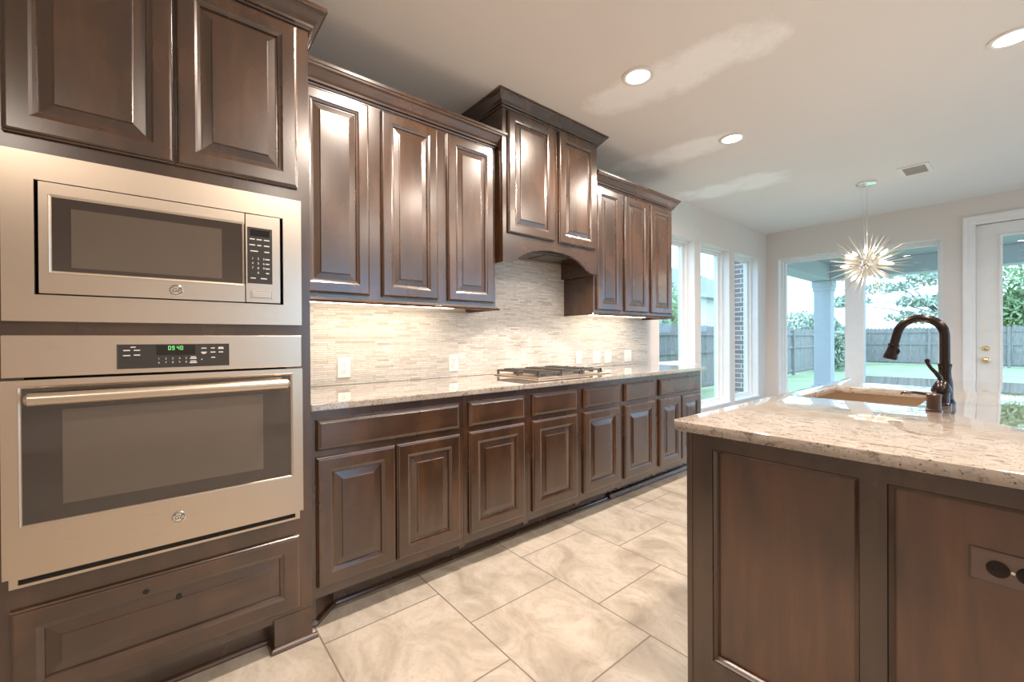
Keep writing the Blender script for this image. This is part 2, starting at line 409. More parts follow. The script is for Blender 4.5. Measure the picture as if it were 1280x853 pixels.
def window(n, axis, t, s, a0, a1, z0, z1, mull=None, depth=.085):
    """frame and panes set into the reveal; t = room side of the wall, s = outward sign"""
    root = thing('window_%d' % n, None, None, ((t, (a0+a1)/2, z0) if axis == 'x' else ((a0+a1)/2, t, z0)), kind='structure')
    def bx(bm, p0, p1, q0, q1, c0, c1, b=.004):
        lo, hi = sorted((t+s*p0, t+s*p1))
        if axis == 'x': box(bm, lo, hi, q0, q1, c0, c1, b)
        else: box(bm, q0, q1, lo, hi, c0, c1, b)
    bm = BM()
    e = .001
    for (d0, d1, wd) in ((depth, depth+.05, .032), (depth+.04, depth+.1, .058)):
        bx(bm, d0, d1, a0+e, a0+wd, z0+e, z1-e); bx(bm, d0, d1, a1-wd, a1-e, z0+e, z1-e)
        bx(bm, d0, d1, a0+wd-.004, a1-wd+.004, z1-wd, z1-e); bx(bm, d0, d1, a0+wd-.004, a1-wd+.004, z0+e, z0+wd)
    obj('window_frame', bm, 'white', root)
    cuts = [a0+.055, a1-.055]
    if mull:
        bm = BM(); bx(bm, mull[2], mull[3], mull[0], mull[1], z0+e, z1-e); obj('mullion', bm, 'white', root)
        cuts = [a0+.055, mull[0]+.01, mull[1]-.01, a1-.055]
    for i in range(0, len(cuts), 2):
        bm = BM(); bx(bm, depth+.068, depth+.072, cuts[i], cuts[i+1], z0+.05, z1-.05, 0); obj('glass_pane', bm, 'glass', root)
    bm = BM(); bx(bm, .001, depth, a0+e, a0+.009, z0+.022, z1-.009, 0); bx(bm, .001, depth, a1-.009, a1-e, z0+.022, z1-.009, 0); bx(bm, .001, depth, a0+e, a1-e, z1-.009, z1-e, 0); obj('daylit_lining', bm, 'white', root)  # added white boards stand in for daylight on the reveal sides
    bm = BM(); bx(bm, -.02, depth, a0+.003, a1-.003, z0+.001, z0+.022, .005); obj('window_sill', bm, 'white', root)
for i, h in enumerate(LW): window(i+1, 'x', XW, -1, *h)
window(4, 'y', YE, 1, *EW, mull=(-1.56, -1.36, .06, .19), depth=.1)
window(5, 'y', YE, 1, *EW2, mull=(1.85, 2.05, .06, .19), depth=.1)
for i, h in enumerate(RWH): window(6+i, 'x', 3.2, 1, *h)

# patio door
dr = thing('door_1', None, None, ((ED[0]+ED[1])/2, YE, 0), kind='structure')
bm = BM()
cas = [(0,0),(.012,.0),(.02,.006),(.03,.006),(.07,.014),(.085,.022),(.1,.022),(.1,0)]
def casing(bm, x0, x1, z1, y, wd):
    prof = [(0,-.0),(0,.010),(.012,.014),(.03,.014),(.036,.018),(.07,.02),(.078,.026),(wd,.026),(wd,0)]
    path = [(x0, 0), (x0, z1), (x1, z1), (x1, 0)]
    rings = []
    for i, (px, pz) in enumerate(path):
        sx = -1 if i < 2 else 1; sz = 1 if i in (1, 2) else 0
        rings.append([bm.verts.new((px+sx*o, y-d, pz+sz*o)) for o, d in prof])
    for a, b in zip(rings, rings[1:]):
        for k in range(len(prof)): bm.faces.new((a[k], a[(k+1) % len(prof)], b[(k+1) % len(prof)], b[k]))
    bm.faces.new(rings[0]); bm.faces.new(rings[-1])
casing(bm, ED[0]+.0, ED[1]-.0, ED[3]-.0, YE, .098); obj('door_casing', bm, 'white', dr)
bm = BM()
x0, x1 = ED[0]+.006, ED[1]-.006
holed(bm, 'y', YE+.03, YE+.075, x0, x1, .008, 2.425, [(x0+.19, x1-.19, .28, 2.28)]); obj('door_slab', bm, 'doorpaint', dr)
bm = BM(); frame_ring(bm, (x0+.165, YE+.03, .255), (1,0,0), (0,-1,0), x1-x0-.33, 2.05, [(0,0),(.004,.012),(.016,.014),(.028,.006),(.028,0)])
obj('glazing_bead', bm, 'white', dr)
bm = BM(); box(bm, x0+.188, x1-.188, YE+.05, YE+.055, .278, 2.282); obj('glass_pane', bm, 'glass', dr)
for nm, z in (('knob', .915), ('deadbolt', 1.045)):
    bm = BM(); lathe(bm, [(.032,0),(.032,-.006),(.024,-.012),(.012,-.016),(.012,-.035),(.022,-.04),(.028,-.052),(.024,-.064),(.008,-.07)] if nm == 'knob' else [(.03,0),(.03,-.008),(.024,-.018),(.02,-.022),(.006,-.024)], (-.285, YE+.03, z), 'y')
    if nm == 'deadbolt': box(bm, -.291, -.279, YE-.008, YE+.012, z-.018, z+.018, .003)
    obj(nm, bm, 'brass', dr, True)
bb = [(0,0),(.014,0),(.014,.075),(.009,.088),(.005,.095),(0,.1)]
bm = BM(); sweep(bm, [(XW, 3.78), (XW, YE-.001)], bb, 0); obj('baseboard_left', bm, 'white', kind='structure')
bm = BM(); sweep(bm, [(XW+.002, YE), (-.46, YE)], bb, 0); obj('baseboard_end', bm, 'white', kind='structure')

# ------------------------------------------------------------------ ceiling fixtures
def can(name, x, y, label, power=.7):
    r = thing(name, label, 'ceiling light', (x, y, ZC), 'recessed ceiling lights')
    bm = BM(); lathe(bm, [(.068,-.0005),(.094,-.0005),(.094,-.006),(.086,-.010),(.072,-.008),(.068,-.004)], (x, y, ZC), cap=False)
    obj('trim_ring', bm, 'white', r, True)
    bm = BM(); lathe(bm, [(.069,-.002),(.069,-.005),(.06,-.007)], (x, y, ZC), seg=32); obj('lens', bm, 'canlens', r)
    ld = bpy.data.lights.new('can lamp', 'AREA'); ld.shape = 'DISK'; ld.size = .12; ld.energy = CAN_POWER*power; ld.color = (1, .86, .73); ld.spread = math.radians(165)
    lo = bpy.data.objects.new('lamp', ld); C.objects.link(lo); lo.parent = r; lo.location = (0, 0, -.012)
    return r
can('recessed_light', -1.471, 2.2, 'round white recessed ceiling light nearest the tall range hood cabinet', 1.3)
can('recessed_light', -1.465, 3.456, 'round white recessed ceiling light between the hood and the starburst chandelier', 1.3)
can('recessed_light', -.043, 3.44, 'round white recessed ceiling light cut by the right edge of the picture')
for x, y in ((-1.47,.94), (-.04,.94), (-.04,2.2), (1.4,.94), (1.4,2.2), (1.4,3.44), (1.2,-.9)):  # extra unseen cans, added for room brightness
    can('recessed_light', x, y, 'round white recessed ceiling light added out of view to brighten the room', 1.3 if x < -1 else .7)

vx0, vx1, vy0, vy1 = -.765, -.55, 5.28, 5.59
r = thing('ceiling_vent', 'small beige slatted air vent grille in the ceiling beside the chandelier', 'vent', ((vx0+vx1)/2, (vy0+vy1)/2, ZC))
bm = BM(); holed(bm, 'z', ZC-.0005, ZC-.008, vx0, vx1, vy0, vy1, [(vx0+.03, vx1-.03, vy0+.035, vy1-.035)]); obj('frame', bm, 'white', r)
bm = BM(); box(bm, vx0+.03, vx1-.03, vy0+.035, vy1-.035, ZC-.002, ZC-.0005); obj('backing', bm, 'dark', r)
bm = BM()
for k in range(11):
    y = vy0+.045+k*.022
    hexa(bm, [(vx0+.03,y,ZC-.003),(vx1-.03,y,ZC-.003),(vx1-.03,y+.014,ZC-.009),(vx0+.03,y+.014,ZC-.009),(vx0+.03,y+.002,ZC-.003),(vx1-.03,y+.002,ZC-.003),(vx1-.03,y+.016,ZC-.009),(vx0+.03,y+.016,ZC-.009)])
obj('slats', bm, 'ventslat', r)

# ------------------------------------------------------------------ cabinet pieces
UY, NX = (0,1,0), (1,0,0)
def door(parent, O, u, n, w_, h, horiz=False, inset=.055, name='door', panel=True):
    mat = 'woodh' if horiz else 'wood'; i = inset
    bm = BM()
    frame_ring(bm, O, u, n, w_, h, [(.002,0),(0,.004),(0,.011),(.004,.014),(.006,.0185),(.011,.020),(i-.003,.020),(i+.002,.0175),(i+.004,.0165),(i+.012,.0145),(i+.014,.008),(i+.014,0)])
    d = obj(name, bm, mat, parent)
    bm = BM(); j = i+.012
    bv = min(.027, (min(w_, h)/2-j)*.45)
    nested(bm, O, u, n, w_, h, [(j,.002),(j,.0085),(j+.005,.009),(j+.005+bv,.0142),(j+.006+bv,.0182),(j+.009+bv,.019)]); obj('raised_panel', bm, mat, d)
    return d
def slab_drawer(parent, O, u, n, w_, h, name='drawer'):
    bm = BM(); nested(bm, O, u, n, w_, h, [(.002,0),(0,.004),(0,.010),(.004,.013),(.006,.016),(.014,.0185),(.017,.020),(.019,.020)])
    return obj(name, bm, 'woodh', parent)

# tall oven cabinet
XT = -1.805; ya, yb = -.375, .455
tall = thing('oven_cabinet', 'tall dark brown wood cabinet holding the microwave and the wall oven', 'cabinet', ((XT+XW)/2, .04, 0))
bm = BM(); holed(bm, 'x', XT, XT-.02, ya, yb, .125, 2.42, [(-.30, .38, 1.28, 1.68), (-.30, .37, .535, 1.16)])
box(bm, XT-.02, XT, .322, yb, 0, .127); box(bm, XT-.02, XT, ya, -.25, 0, .127)
obj('face_frame', bm, 'wood', tall)
bm = BM(); box(bm, XW+.002, XT-.02, ya, ya+.018, 0, 2.42); box(bm, XW+.002, XT-.02, yb-.018, yb, 0, 2.42)
box(bm, XW+.002, XW+.02, ya+.018, yb-.018, .1, 2.42); box(bm, XW+.02, XT-.02, ya+.018, yb-.018, 2.40, 2.42); box(bm, XW+.02, XT-.02, ya+.018, yb-.018, .1, .12)
for z in (.50, 1.19, 1.225, 1.73): box(bm, XW+.02, XT-.02, ya+.018, yb-.018, z, z+.018)
obj('carcass', bm, 'wood', tall)
bm = BM(); box(bm, XT-.10, XT-.082, -.25, .322, 0, .12); box(bm, XT-.10, XT-.02, .322, .335, 0, .12); obj('toe_kick', bm, 'wood', tall)
sh = [(0,0),(.014,0),(.014,.006),(.011,.013),(.006,.017),(0,.018)]
bm = BM(); sweep(bm, [(XT-.082, ya), (XT-.082, .322-.0), (XT, .322), (XT, yb+.018)], sh, 0); obj('shoe_moulding', bm, 'woodh', tall)
door(tall, (XT, -.335, 1.766), UY, NX, .373, .624); door(tall, (XT, .042, 1.766), UY, NX, .370, .624)
dw = door(tall, (XT, -.331, .148), UY, NX, .738, .279, True, name='drawer')
for y, z, p in ((-.043, .383, .0201), (.040, .333, .0191)):
    bm = BM(); lathe(bm, [(.0085,p-.001),(.0085,p),(.004,p+.0004)], (XT, y, z), 'x', 14); obj('dark_spot', bm, 'dark', dw)
crown = [(0,0),(.006,0),(.008,.006),(.015,.010),(.017,.018),(.030,.030),(.046,.052),(.052,.058),(.052,.063),(.060,.066),(.060,.078),(0,.078)]
bm = BM(); sweep(bm, [(XW+.002, yb), (XT, yb), (XT, ya), (XW+.002, ya)][::-1], crown, 2.402); obj('crown_moulding', bm, 'woodh', tall)

# microwave
XA = XT+.002; XM = -1.785
mw = thing('microwave', 'built in stainless steel microwave with dark window and keypad at right', 'microwave', (XM, .04, 1.239))
bm = BM(); holed(bm, 'x', XA, XM, -.337, .42, 1.239, 1.718, [(-.275, .357, 1.315, 1.641)]); obj('trim_kit', bm, 'steel', mw)
bm = BM(); box(bm, XA-.35, XA-.02, -.275, .357, 1.30, 1.655); obj('oven_body', bm, 'dark', mw)
y0, y1, z0, z1 = -.266, .346, 1.319, 1.637; ysp = .234
bm = BM()   # door: steel frame round the glass
gy0, gz0, gz1 = -.240, 1.3845, 1.597
holed(bm, 'x', XA-.02, XM+.004, y0, ysp-.0012, z0, z1, [(gy0, ysp-.0012, gz0, gz1)])
md = obj('door', bm, 'steel', mw)
bm = BM(); box(bm, XM-.02, XM+.0035, gy0, ysp-.0012, gz0, gz1); obj('door_glass', bm, 'blackglass', md)
bm = BM(); box(bm, XM-.01, XM+.0042, -.201, .165, 1.397, 1.569); obj('viewing_screen', bm, 'innerglass', md)
bm = BM(); frame_ring(bm, (XM+.002, gy0-.008, gz0-.008), UY, NX, ysp-gy0+.006, gz1-gz0+.016, [(0,0),(.002,.004),(.006,.003),(.008,0)]); obj('glass_rim', bm, 'steel', md)
bm = BM(); box(bm, XA-.02, XM+.004, ysp+.0012, y1, z0, z1, .0015); cp = obj('control_side', bm, 'steel', mw)
bm = BM(); box(bm, XM, XM+.0055, .241, .320, 1.388, 1.591, .001); kp = obj('keypad', bm, 'panelblack', cp)
bm = BM(); box(bm, XM, XM+.0062, .250, .311, 1.560, 1.583); obj('display', bm, 'lcdoff', kp)
def badge(parent, y, z):
    bm = BM(); lathe(bm, [(.0185,0),(.0185,.003),(.0165,.0045),(.0155,.0035),(.001,.0035)], (XM+.003, y, z), 'x', 32)
    b = obj('round_badge', bm, 'chrome', parent, True)
    bm = BM(); text_verts(bm, 'GE', (XM+.0068, y-.0008, z), UY, NX, .0185, .35)
    tube(bm, [(XM+.0068, y+.0142*math.cos(2*PI*k/28), z+.0142*math.sin(2*PI*k/28)) for k in range(29)], .0006, 5)
    for q in range(4):   # curls at the rim
        a0 = q*PI/2+.5
        tube(bm, [(XM+.0068, y+(.0142-.0028*math.sin(PI*k/6))*math.cos(a0+k*.1), z+(.0142-.0028*math.sin(PI*k/6))*math.sin(a0+k*.1)) for k in range(7)], .0006, 5)
    obj('script_emblem', bm, 'panelblack', b)
    return b
badge(md, .039, 1.3475)
bm = BM()
for r_ in range(3): 
    for c_ in range(3): text_verts(bm, str(r_*3+c_+1), (XM+.0058, .257+c_*.0175, 1.478-r_*.017), UY, NX, .011)
text_verts(bm, '0', (XM+.0058, .2745, 1.427), UY, NX, .011)
obj('key_digits', bm, 'keys', kp, label='white keypad digits')
bm = BM()
for (yy, zz, ww) in [(.256,1.548,.016),(.278,1.548,.016),(.302,1.548,.018),(.256,1.527,.018),(.278,1.527,.012),(.302,1.527,.018),(.262,1.505,.024),(.302,1.505,.016),(.304,1.478,.014),(.304,1.461,.012),(.304,1.444,.014),(.304,1.427,.01),(.258,1.407,.016),(.292,1.407,.02)]:
    box(bm, XM+.0055, XM+.006, yy-ww/2, yy+ww/2, zz-.0018, zz+.0018)
obj('key_print', bm, 'keys', kp, label='white key markings')
bm = BM(); frame_ring(bm, (XM+.003, .248, 1.332), UY, NX, .073, .032, [(0,0),(.0015,.0025),(.0035,.0025),(.005,0)]); box(bm, XM+.003, XM+.0062, .254, .315, 1.337, 1.359, .0015); obj('open_button', bm, 'steel', cp)

# wall oven
ov = thing('wall_oven', 'built in stainless steel wall oven with bar handle below the microwave', 'oven', (XM, .04, .494))
bm = BM(); box(bm, XA, XM, -.339, .418, 1.080, 1.199, .002); fas = obj('control_fascia', bm, 'steel', ov)
bm = BM(); box(bm, XA-.5, XA-.02, -.296, .366, .54, 1.155); obj('oven_body', bm, 'dark', ov)
bm = BM(); nested(bm, (XM-.002, -.107, 1.0935), UY, NX, .292, .078, [(0,0),(.0015,.004),(.004,.0035),(.006,.0035)]); cp = obj('control_panel', bm, 'panelblack', fas)
bm = BM(); box(bm, XM, XM+.0022, -.012, .089, 1.136, 1.167); lc = obj('display', bm, 'lcdoff', cp)
bm = BM()
def seg7(bm, ch, yc, zc, h):
    segs = {'0':'abcdef','1':'bc','2':'abged','3':'abgcd','4':'fgbc','5':'afgcd','6':'afgedc','7':'abc','8':'abcdefg','9':'abcdfg'}[ch]
    w_ = h*.5; t = h*.11
    R_ = {'a':(-w_/2,w_/2,h/2-t,h/2),'g':(-w_/2,w_/2,-t/2,t/2),'d':(-w_/2,w_/2,-h/2,-h/2+t),'f':(-w_/2,-w_/2+t,0,h/2),'b':(w_/2-t,w_/2,0,h/2),'e':(-w_/2,-w_/2+t,-h/2,0),'c':(w_/2-t,w_/2,-h/2,0)}
    for s_ in segs:
        a, b, c_, d_ = R_[s_]; box(bm, XM+.0022, XM+.0027, yc+a, yc+b, zc+c_, zc+d_)
for k, ch in enumerate('0940'): seg7(bm, ch, .021+k*.0095+(.003 if k > 1 else 0), 1.158, .013)
obj('clock_digits', bm, 'lcd', lc)
bm = BM()
for k, ch in enumerate('1234567890'): text_verts(bm, ch, (XM+.0022, -.006+(k % 5)*.0175, 1.1235-(k//5)*.0125), UY, NX, .0085)
obj('key_digits', bm, 'keys', cp, label='white keypad digits')
bm = BM()
for (yy, zz, ww) in [(-.083,1.152,.016),(-.059,1.152,.015),(-.083,1.136,.017),(-.059,1.137,.015),(-.068,1.162,.012),(.083,1.127,.014),(.083,1.122,.018),(.083,1.113,.016),(.083,1.108,.02),(.112,1.156,.014),(.112,1.142,.016),(.112,1.138,.01),(.137,1.156,.011),(.137,1.142,.014),(.160,1.158,.014),(.160,1.154,.016),(.160,1.142,.013),(.138,1.124,.011),(.106,1.118,.003)]:
    box(bm, XM+.0018, XM+.0024, yy-ww/2, yy+ww/2, zz-.0016, zz+.0016)
obj('key_print', bm, 'keys', cp, label='white key markings')
XD = XM+.012
bm = BM(); holed(bm, 'x', XA, XD, -.339, .418, .527, 1.073, [(-.301, .377, .669, 1.050)]); od = obj('door', bm, 'steel', ov)
bm = BM(); box(bm, XA, XD-.0015, -.301, .377, .669, 1.050); obj('door_glass', bm, 'blackglass', od)
bm = BM(); box(bm, XA, XD-.0008, -.222, .285, .712, .985); obj('viewing_window', bm, 'innerglass', od)
bm = BM(); frame_ring(bm, (XD-.002, -.308, .662), UY, NX, .692, .395, [(0,.001),(.002,.004),(.006,.003),(.008,0)]); obj('glass_rim', bm, 'steel', od)
hb = BM()
tube(hb, [(XD+.045, -.286+.002*0, 1.022)]+[(XD+.047, -.28+.635*k/10, 1.022) for k in range(11)]+[(XD+.045, .361, 1.022)], [.009]+[.0135]*11+[.009], 14, 1.3)
hd = obj('handle', hb, 'steel', od, True)
for y in (-.262, .338):
    bm = BM(); box(bm, XD-.002, XD+.042, y-.011, y+.011, 1.010, 1.034, .004); obj('handle_mount', bm, 'steel', hd)
b = badge(od, .04, .603); b.location.x += .010
bm = BM(); holed(bm, 'x', XA, XM, -.329, .408, .494, .524, [(-.312, .392, .502, .517)]); vt = obj('vent_trim', bm, 'steel', ov)
bm = BM(); box(bm, XA, XM-.012, -.312, .392, .502, .517); obj('vent_slot', bm, 'dark', vt)

# base cabinets
XB = -1.845; XTOE = -1.97
def base_cab(label, y0, y1, drawers, doors, first=False, last=False):
    r = thing('base_cabinet', label, 'cabinet', ((XB+XW)/2, (y0+y1)/2, 0), 'base cabinets under the long worktop')
    e = .0006
    holes = [(a+.012, b-.012, .74, .845) for a, b in drawers] + [(a+.012, b-.012, .18, .69) for a, b in doors]
    bm = BM(); holed(bm, 'x', XB-.02, XB, y0+e, y1-e, .125, .893, holes); obj('face_frame', bm, 'wood', r)
    bm = BM(); box(bm, XW+.004, XB-.02, y0+e, y0+.018, .1, .893); box(bm, XW+.004, XB-.02, y1-.018, y1-e, .1, .893)
    box(bm, XW+.004, XB-.02, y0+.018, y1-.018, .125, .143); box(bm, XW+.004, XW+.02, y0+.018, y1-.018, .143, .893); obj('carcass', bm, 'wood', r)
    bm = BM(); box(bm, XTOE-.018, XTOE, y0+(.13 if first else e), y1-e, 0, .125)
    if first:
        hexa(bm, [(XTOE,y0+.13,0),(XTOE-.018,y0+.13,0),(XB-.055,y0+.03,0),(XB-.035,y0+.03,0),(XTOE,y0+.13,.125),(XTOE-.018,y0+.13,.125),(XB-.055,y0+.03,.125),(XB-.035,y0+.03,.125)])
        box(bm, XB-.05, XB-.035, y0+.002, y0+.032, 0, .125)
    obj('toe_kick', bm, 'wood', r)
    if y1 < 2.6:
        pth = [(XTOE, y1-e), (XTOE, y0+.13), (XB-.035, y0+.03), (XB-.035, y0+.002)] if first else [(XTOE, y1-e), (XTOE, y0+e)]
        bm = BM(); sweep(bm, pth, [(0,0),(-.016,0),(-.016,.006),(-.013,.014),(-.007,.019),(0,.020)], .0005); obj('shoe_moulding', bm, 'woodh', r)
    for a, b in drawers: slab_drawer(r, (XB, a, .728), UY, NX, b-a, .128)
    for a, b in doors: door(r, (XB, a, .170), UY, NX, b-a, .530)
    return r
base_cab('wide dark wood base cabinet with one drawer over two doors, beside the oven cabinet', .456, 1.194, [(.482,1.166)], [(.482,.820),(.827,1.167)], True)
base_cab('narrow dark wood base cabinet with one door, second from the oven cabinet, scratched drawer', 1.194, 1.635, [(1.223,1.604)], [(1.223,1.603)])
base_cab('narrow dark wood base cabinet left of center under the gas cooktop, third from the oven', 1.635, 2.082, [(1.666,2.050)], [(1.666,2.050)])
base_cab('narrow dark wood base cabinet under the right end of the gas cooktop', 2.082, 2.525, [(2.113,2.496)], [(2.113,2.496)])
base_cab('narrow dark wood base cabinet, second from the window end of the worktop', 2.525, 2.977, [(2.554,2.943)], [(2.554,2.943)])
base_cab('base cabinet with wide drawer over two doors at the window end of the worktop', 2.977, 3.70, [(3.010,3.668)], [(3.010,3.332),(3.345,3.668)], last=True)
bm = BM(); sweep(bm, [(XTOE+.010, 2.53), (XTOE+.005, 3.70)][::-1], [(0,0),(-.021,0),(-.021,.007),(-.017,.014),(-.014,.019),(-.012,.027),(-.006,.033),(0,.034)], .0005)
obj('shoe_moulding', bm, 'woodh', label='thicker loose shoe moulding standing proud at the window end of the cabinets', cat='moulding')

# worktop, backsplash
bm = BM(); box(bm, XW+.001, -1.812, .457, 3.742, .894, .924, .005, 3)
obj('countertop', bm, 'granite', label='long cream speckled granite worktop along the left wall', cat='countertop')
bs = thing('tile_backsplash', 'cream stone strip mosaic backsplash on the wall above the worktop', 'backsplash', (XW, 2.15, .925))
bm = BM(); box(bm, XW+.0005, XW+.009, .457, 3.867, .925, 1.365); obj('worktop_field', bm, 'mosaic', bs)
bm = BM(); box(bm, XW+.0005, XW+.009, 1.6615, 2.6305, 1.365, 1.80); obj('hood_field', bm, 'mosaic', bs)

# upper cabinets
XU = -2.175
ucrown = [(0,0),(.006,0),(.008,.008),(.018,.013),(.020,.022),(.028,.030),(.048,.062),(.056,.070),(.058,.078),(.064,.081),(.064,.095),(0,.095)]
rail = [(0,0),(.020,0),(.022,.006),(.014,.012),(.010,.024),(0,.024)]
def upper(label, y0, y1, doors, endR, name='wall_cabinet'):
    r = thing(name, label, 'cabinet', ((XU+XW)/2, (y0+y1)/2, 1.366), 'wall cabinets')
    bm = BM(); holed(bm, 'x', XU-.02, XU, y0, y1, 1.389, 2.45, [(a+.012, b-.012, 1.42, 2.38) for a, b in doors]); obj('face_frame', bm, 'wood', r)
    bm = BM(); box(bm, XW+.001, XU-.02, y0, y0+.016, 1.372, 2.45); box(bm, XW+.001, XU-.02, y1-.016, y1, 1.372, 2.45)
    box(bm, XW+.001, XU-.02, y0+.016, y1-.016, 1.40, 1.416); box(bm, XW+.001, XU-.02, y0+.016, y1-.016, 2.43, 2.45); box(bm, XW+.001, XW+.012, y0+.016, y1-.016, 1.416, 2.43); obj('carcass', bm, 'wood', r)
    for a, b in doors: door(r, (XU, a, 1.408), UY, NX, b-a, .984)
    p = [(XU, y0), (XU, y1-.0)] + ([(XW+.001, y1)] if endR else [])
    bm = BM(); sweep(bm, [(a, b) for a, b in p][::-1], [(-o, z) for o, z in ucrown], 2.404); obj('crown_moulding', bm, 'woodh', r)
    bm = BM(); sweep(bm, [(a, b) for a, b in p][::-1], [(-o, z) for o, z in rail], 1.366); obj('light_rail', bm, 'woodh', r)
    return r
upper('dark wood wall cabinet with three tall doors between oven cabinet and range hood', .456, 1.660, [(.494,.834),(.900,1.236),(1.302,1.640)], True)
upper('dark wood wall cabinet with three tall doors right of the range hood by the windows', 2.632, 3.792, [(2.662,2.980),(3.030,3.377),(3.428,3.774)], True)

# hood cabinet
XH = -2.12; h0, h1 = 1.681, 2.614; hm = (h0+h1)/2
hood = thing('range_hood_cabinet', 'tall dark wood hood cabinet with two doors and arched valance above the cooktop', 'range hood', ((XH+XW)/2, hm, 1.675))
half = [(-.467,1.676),(-.385,1.678),(-.378,1.690),(-.345,1.708),(-.31,1.732),(-.25,1.760),(-.18,1.780),(-.09,1.795),(0,1.799)]
arch = [(hm+a, z) for a, z in half] + [(hm-a, z) for a, z in half[-2::-1]]
bm = BM(); top = 1.868
for x in (XH-.02, XH): pass
fr = [[bm.verts.new((x, y, z)) for y, z in arch] for x in (XH, XH-.02)]; tp = [[bm.verts.new((x, y, top)) for y, z in arch] for x in (XH, XH-.02)]
n_ = len(arch)
for k in range(n_-1):
    bm.faces.new((fr[0][k], fr[0][k+1], tp[0][k+1], tp[0][k])); bm.faces.new((fr[1][k], fr[1][k+1], tp[1][k+1], tp[1][k]))
    bm.faces.new((fr[0][k], fr[0][k+1], fr[1][k+1], fr[1][k])); bm.faces.new((tp[0][k], tp[0][k+1], tp[1][k+1], tp[1][k]))
for k in (0, n_-1): bm.faces.new((fr[0][k], tp[0][k], tp[1][k], fr[1][k]))
obj('arched_valance', bm, 'woodh', hood)
bm = BM(); holed(bm, 'x', XH-.02, XH, h0, h1, top, 2.74, [(1.73, 2.13, 1.89, 2.64), (2.2, 2.57, 1.89, 2.64)]); obj('face_frame', bm, 'wood', hood)
bm = BM(); box(bm, XW+.010, XH-.02, h0, h0+.018, 1.676, 2.74); box(bm, XW+.010, XH-.02, h1-.018, h1, 1.676, 2.74); box(bm, XW+.010, XH-.02, h0+.018, h1-.018, 2.72, 2.74)
obj('side_panels', bm, 'wood', hood)
bm = BM(); box(bm, XW+.012, XH-.03, h0+.02, h1-.02, 1.81, 1.825); obj('hood_underside', bm, 'woodh', hood)
bm = BM(); box(bm, XW+.07, XH-.07, hm-.28, hm+.28, 1.796, 1.812, .004)
for k in range(2): box(bm, XW+.09, XH-.09, hm-.25+k*.26, hm-.01+k*.26, 1.79, 1.797, .002)
obj('vent_insert', bm, 'iron', hood)
door(hood, (XH, 1.718, 1.864), UY, NX, .418, .792); door(hood, (XH, 2.184, 1.864), UY, NX, .396, .792)
hc = [(0,0),(.006,0),(.008,.008),(.018,.013),(.020,.020),(.030,.030),(.050,.056),(.058,.062),(.060,.068),(.066,.070),(.066,.081),(0,.081)]
bm = BM(); sweep(bm, [(XW+.002, h0), (XH, h0), (XH, h1), (XW+.002, h1)][::-1], [(-o, z) for o, z in hc], 2.661); obj('crown_moulding', bm, 'woodh', hood)

# under cabinet strips
for (y0, y1, lb) in ((.50, 1.42, 'glowing strip light under the left wall cabinet'), (2.70, 3.52, 'glowing strip light under the right wall cabinet by the windows')):
    r = thing('strip_light', lb, 'light', (-2.28, (y0+y1)/2, 1.378), 'strip lights under the wall cabinets')
    bm = BM(); box(bm, -2.31, -2.25, y0, y1, 1.386, 1.3995, .002); box(bm, -2.31, -2.25, y0, y0+.012, 1.374, 1.388); box(bm, -2.31, -2.25, y1-.012, y1, 1.374, 1.388); obj('housing', bm, 'plastic', r)
    bm = BM(); box(bm, -2.302, -2.258, y0+.014, y1-.014, 1.374, 1.386, .003); obj('diffuser', bm, 'led', r)

# outlets on the backsplash
def plate(label, y, z, w_, kind):
    x = XW+.0095
    r = thing('wall_plate', label, 'outlet', (x, y, z-.058), 'white plates on the mosaic backsplash')
    bm = BM(); nested(bm, (x, y-w_/2, z-.058), UY, NX, w_, .116, [(0,0),(0,.003),(.004,.0065),(.006,.0065)]); obj('cover', bm, 'plastic', r)
    n = 2 if w_ > .1 else 1
    for k in range(n):
        yc = y + (k-(n-1)/2)*.047
        if kind == 'outlet':
            for zz in (.02, -.02):
                bm = BM(); lathe(bm, [(.0165,.006),(.0165,.009),(.015,.0095)], (x, yc, z+zz), 'x', 20); s_ = obj('socket', bm, 'plastic', r)
                bm = BM()
                for dy in (-.006, .006): box(bm, x+.0094, x+.0099, yc+dy-.001, yc+dy+.001, z+zz-.001, z+zz+.007)
                lathe(bm, [(.0022,.0094),(.0022,.0099)], (x, yc, z+zz-.007), 'x', 10); obj('slots', bm, 'dark', s_)
            bm = BM(); lathe(bm, [(.003,.006),(.003,.0078)], (x, yc, z), 'x', 10); obj('screw', bm, 'chrome', r)
        else:
            bm = BM(); box(bm, x+.006, x+.010, yc-.016, yc+.016, z-.033, z+.033, .002); obj('rocker', bm, 'plastic', r)
            bm = BM(); frame_ring(bm, (x+.006, yc-.0185, z-.0355), UY, NX, .037, .071, [(0,0),(0,.0012),(.0015,.0012),(.0015,0)]); obj('bezel', bm, 'plastic', r)
plate('white double socket plate on the mosaic nearest the oven cabinet', .805, 1.022, .074, 'outlet')
plate('white double socket plate on the mosaic just left of the cooktop', 1.535, 1.020, .074, 'outlet')
plate('white switch plate on the mosaic behind the right end of the cooktop', 2.813, 1.018, .074, 'switch')
plate('white socket plate, left of the close pair right of the cooktop', 3.052, 1.013, .105, 'outlet')
plate('white socket plate, right of the close pair right of the cooktop', 3.215, 1.010, .105, 'outlet')
plate('white two rocker switch plate on the mosaic nearest the windows', 3.527, 1.010, .118, 'switch')

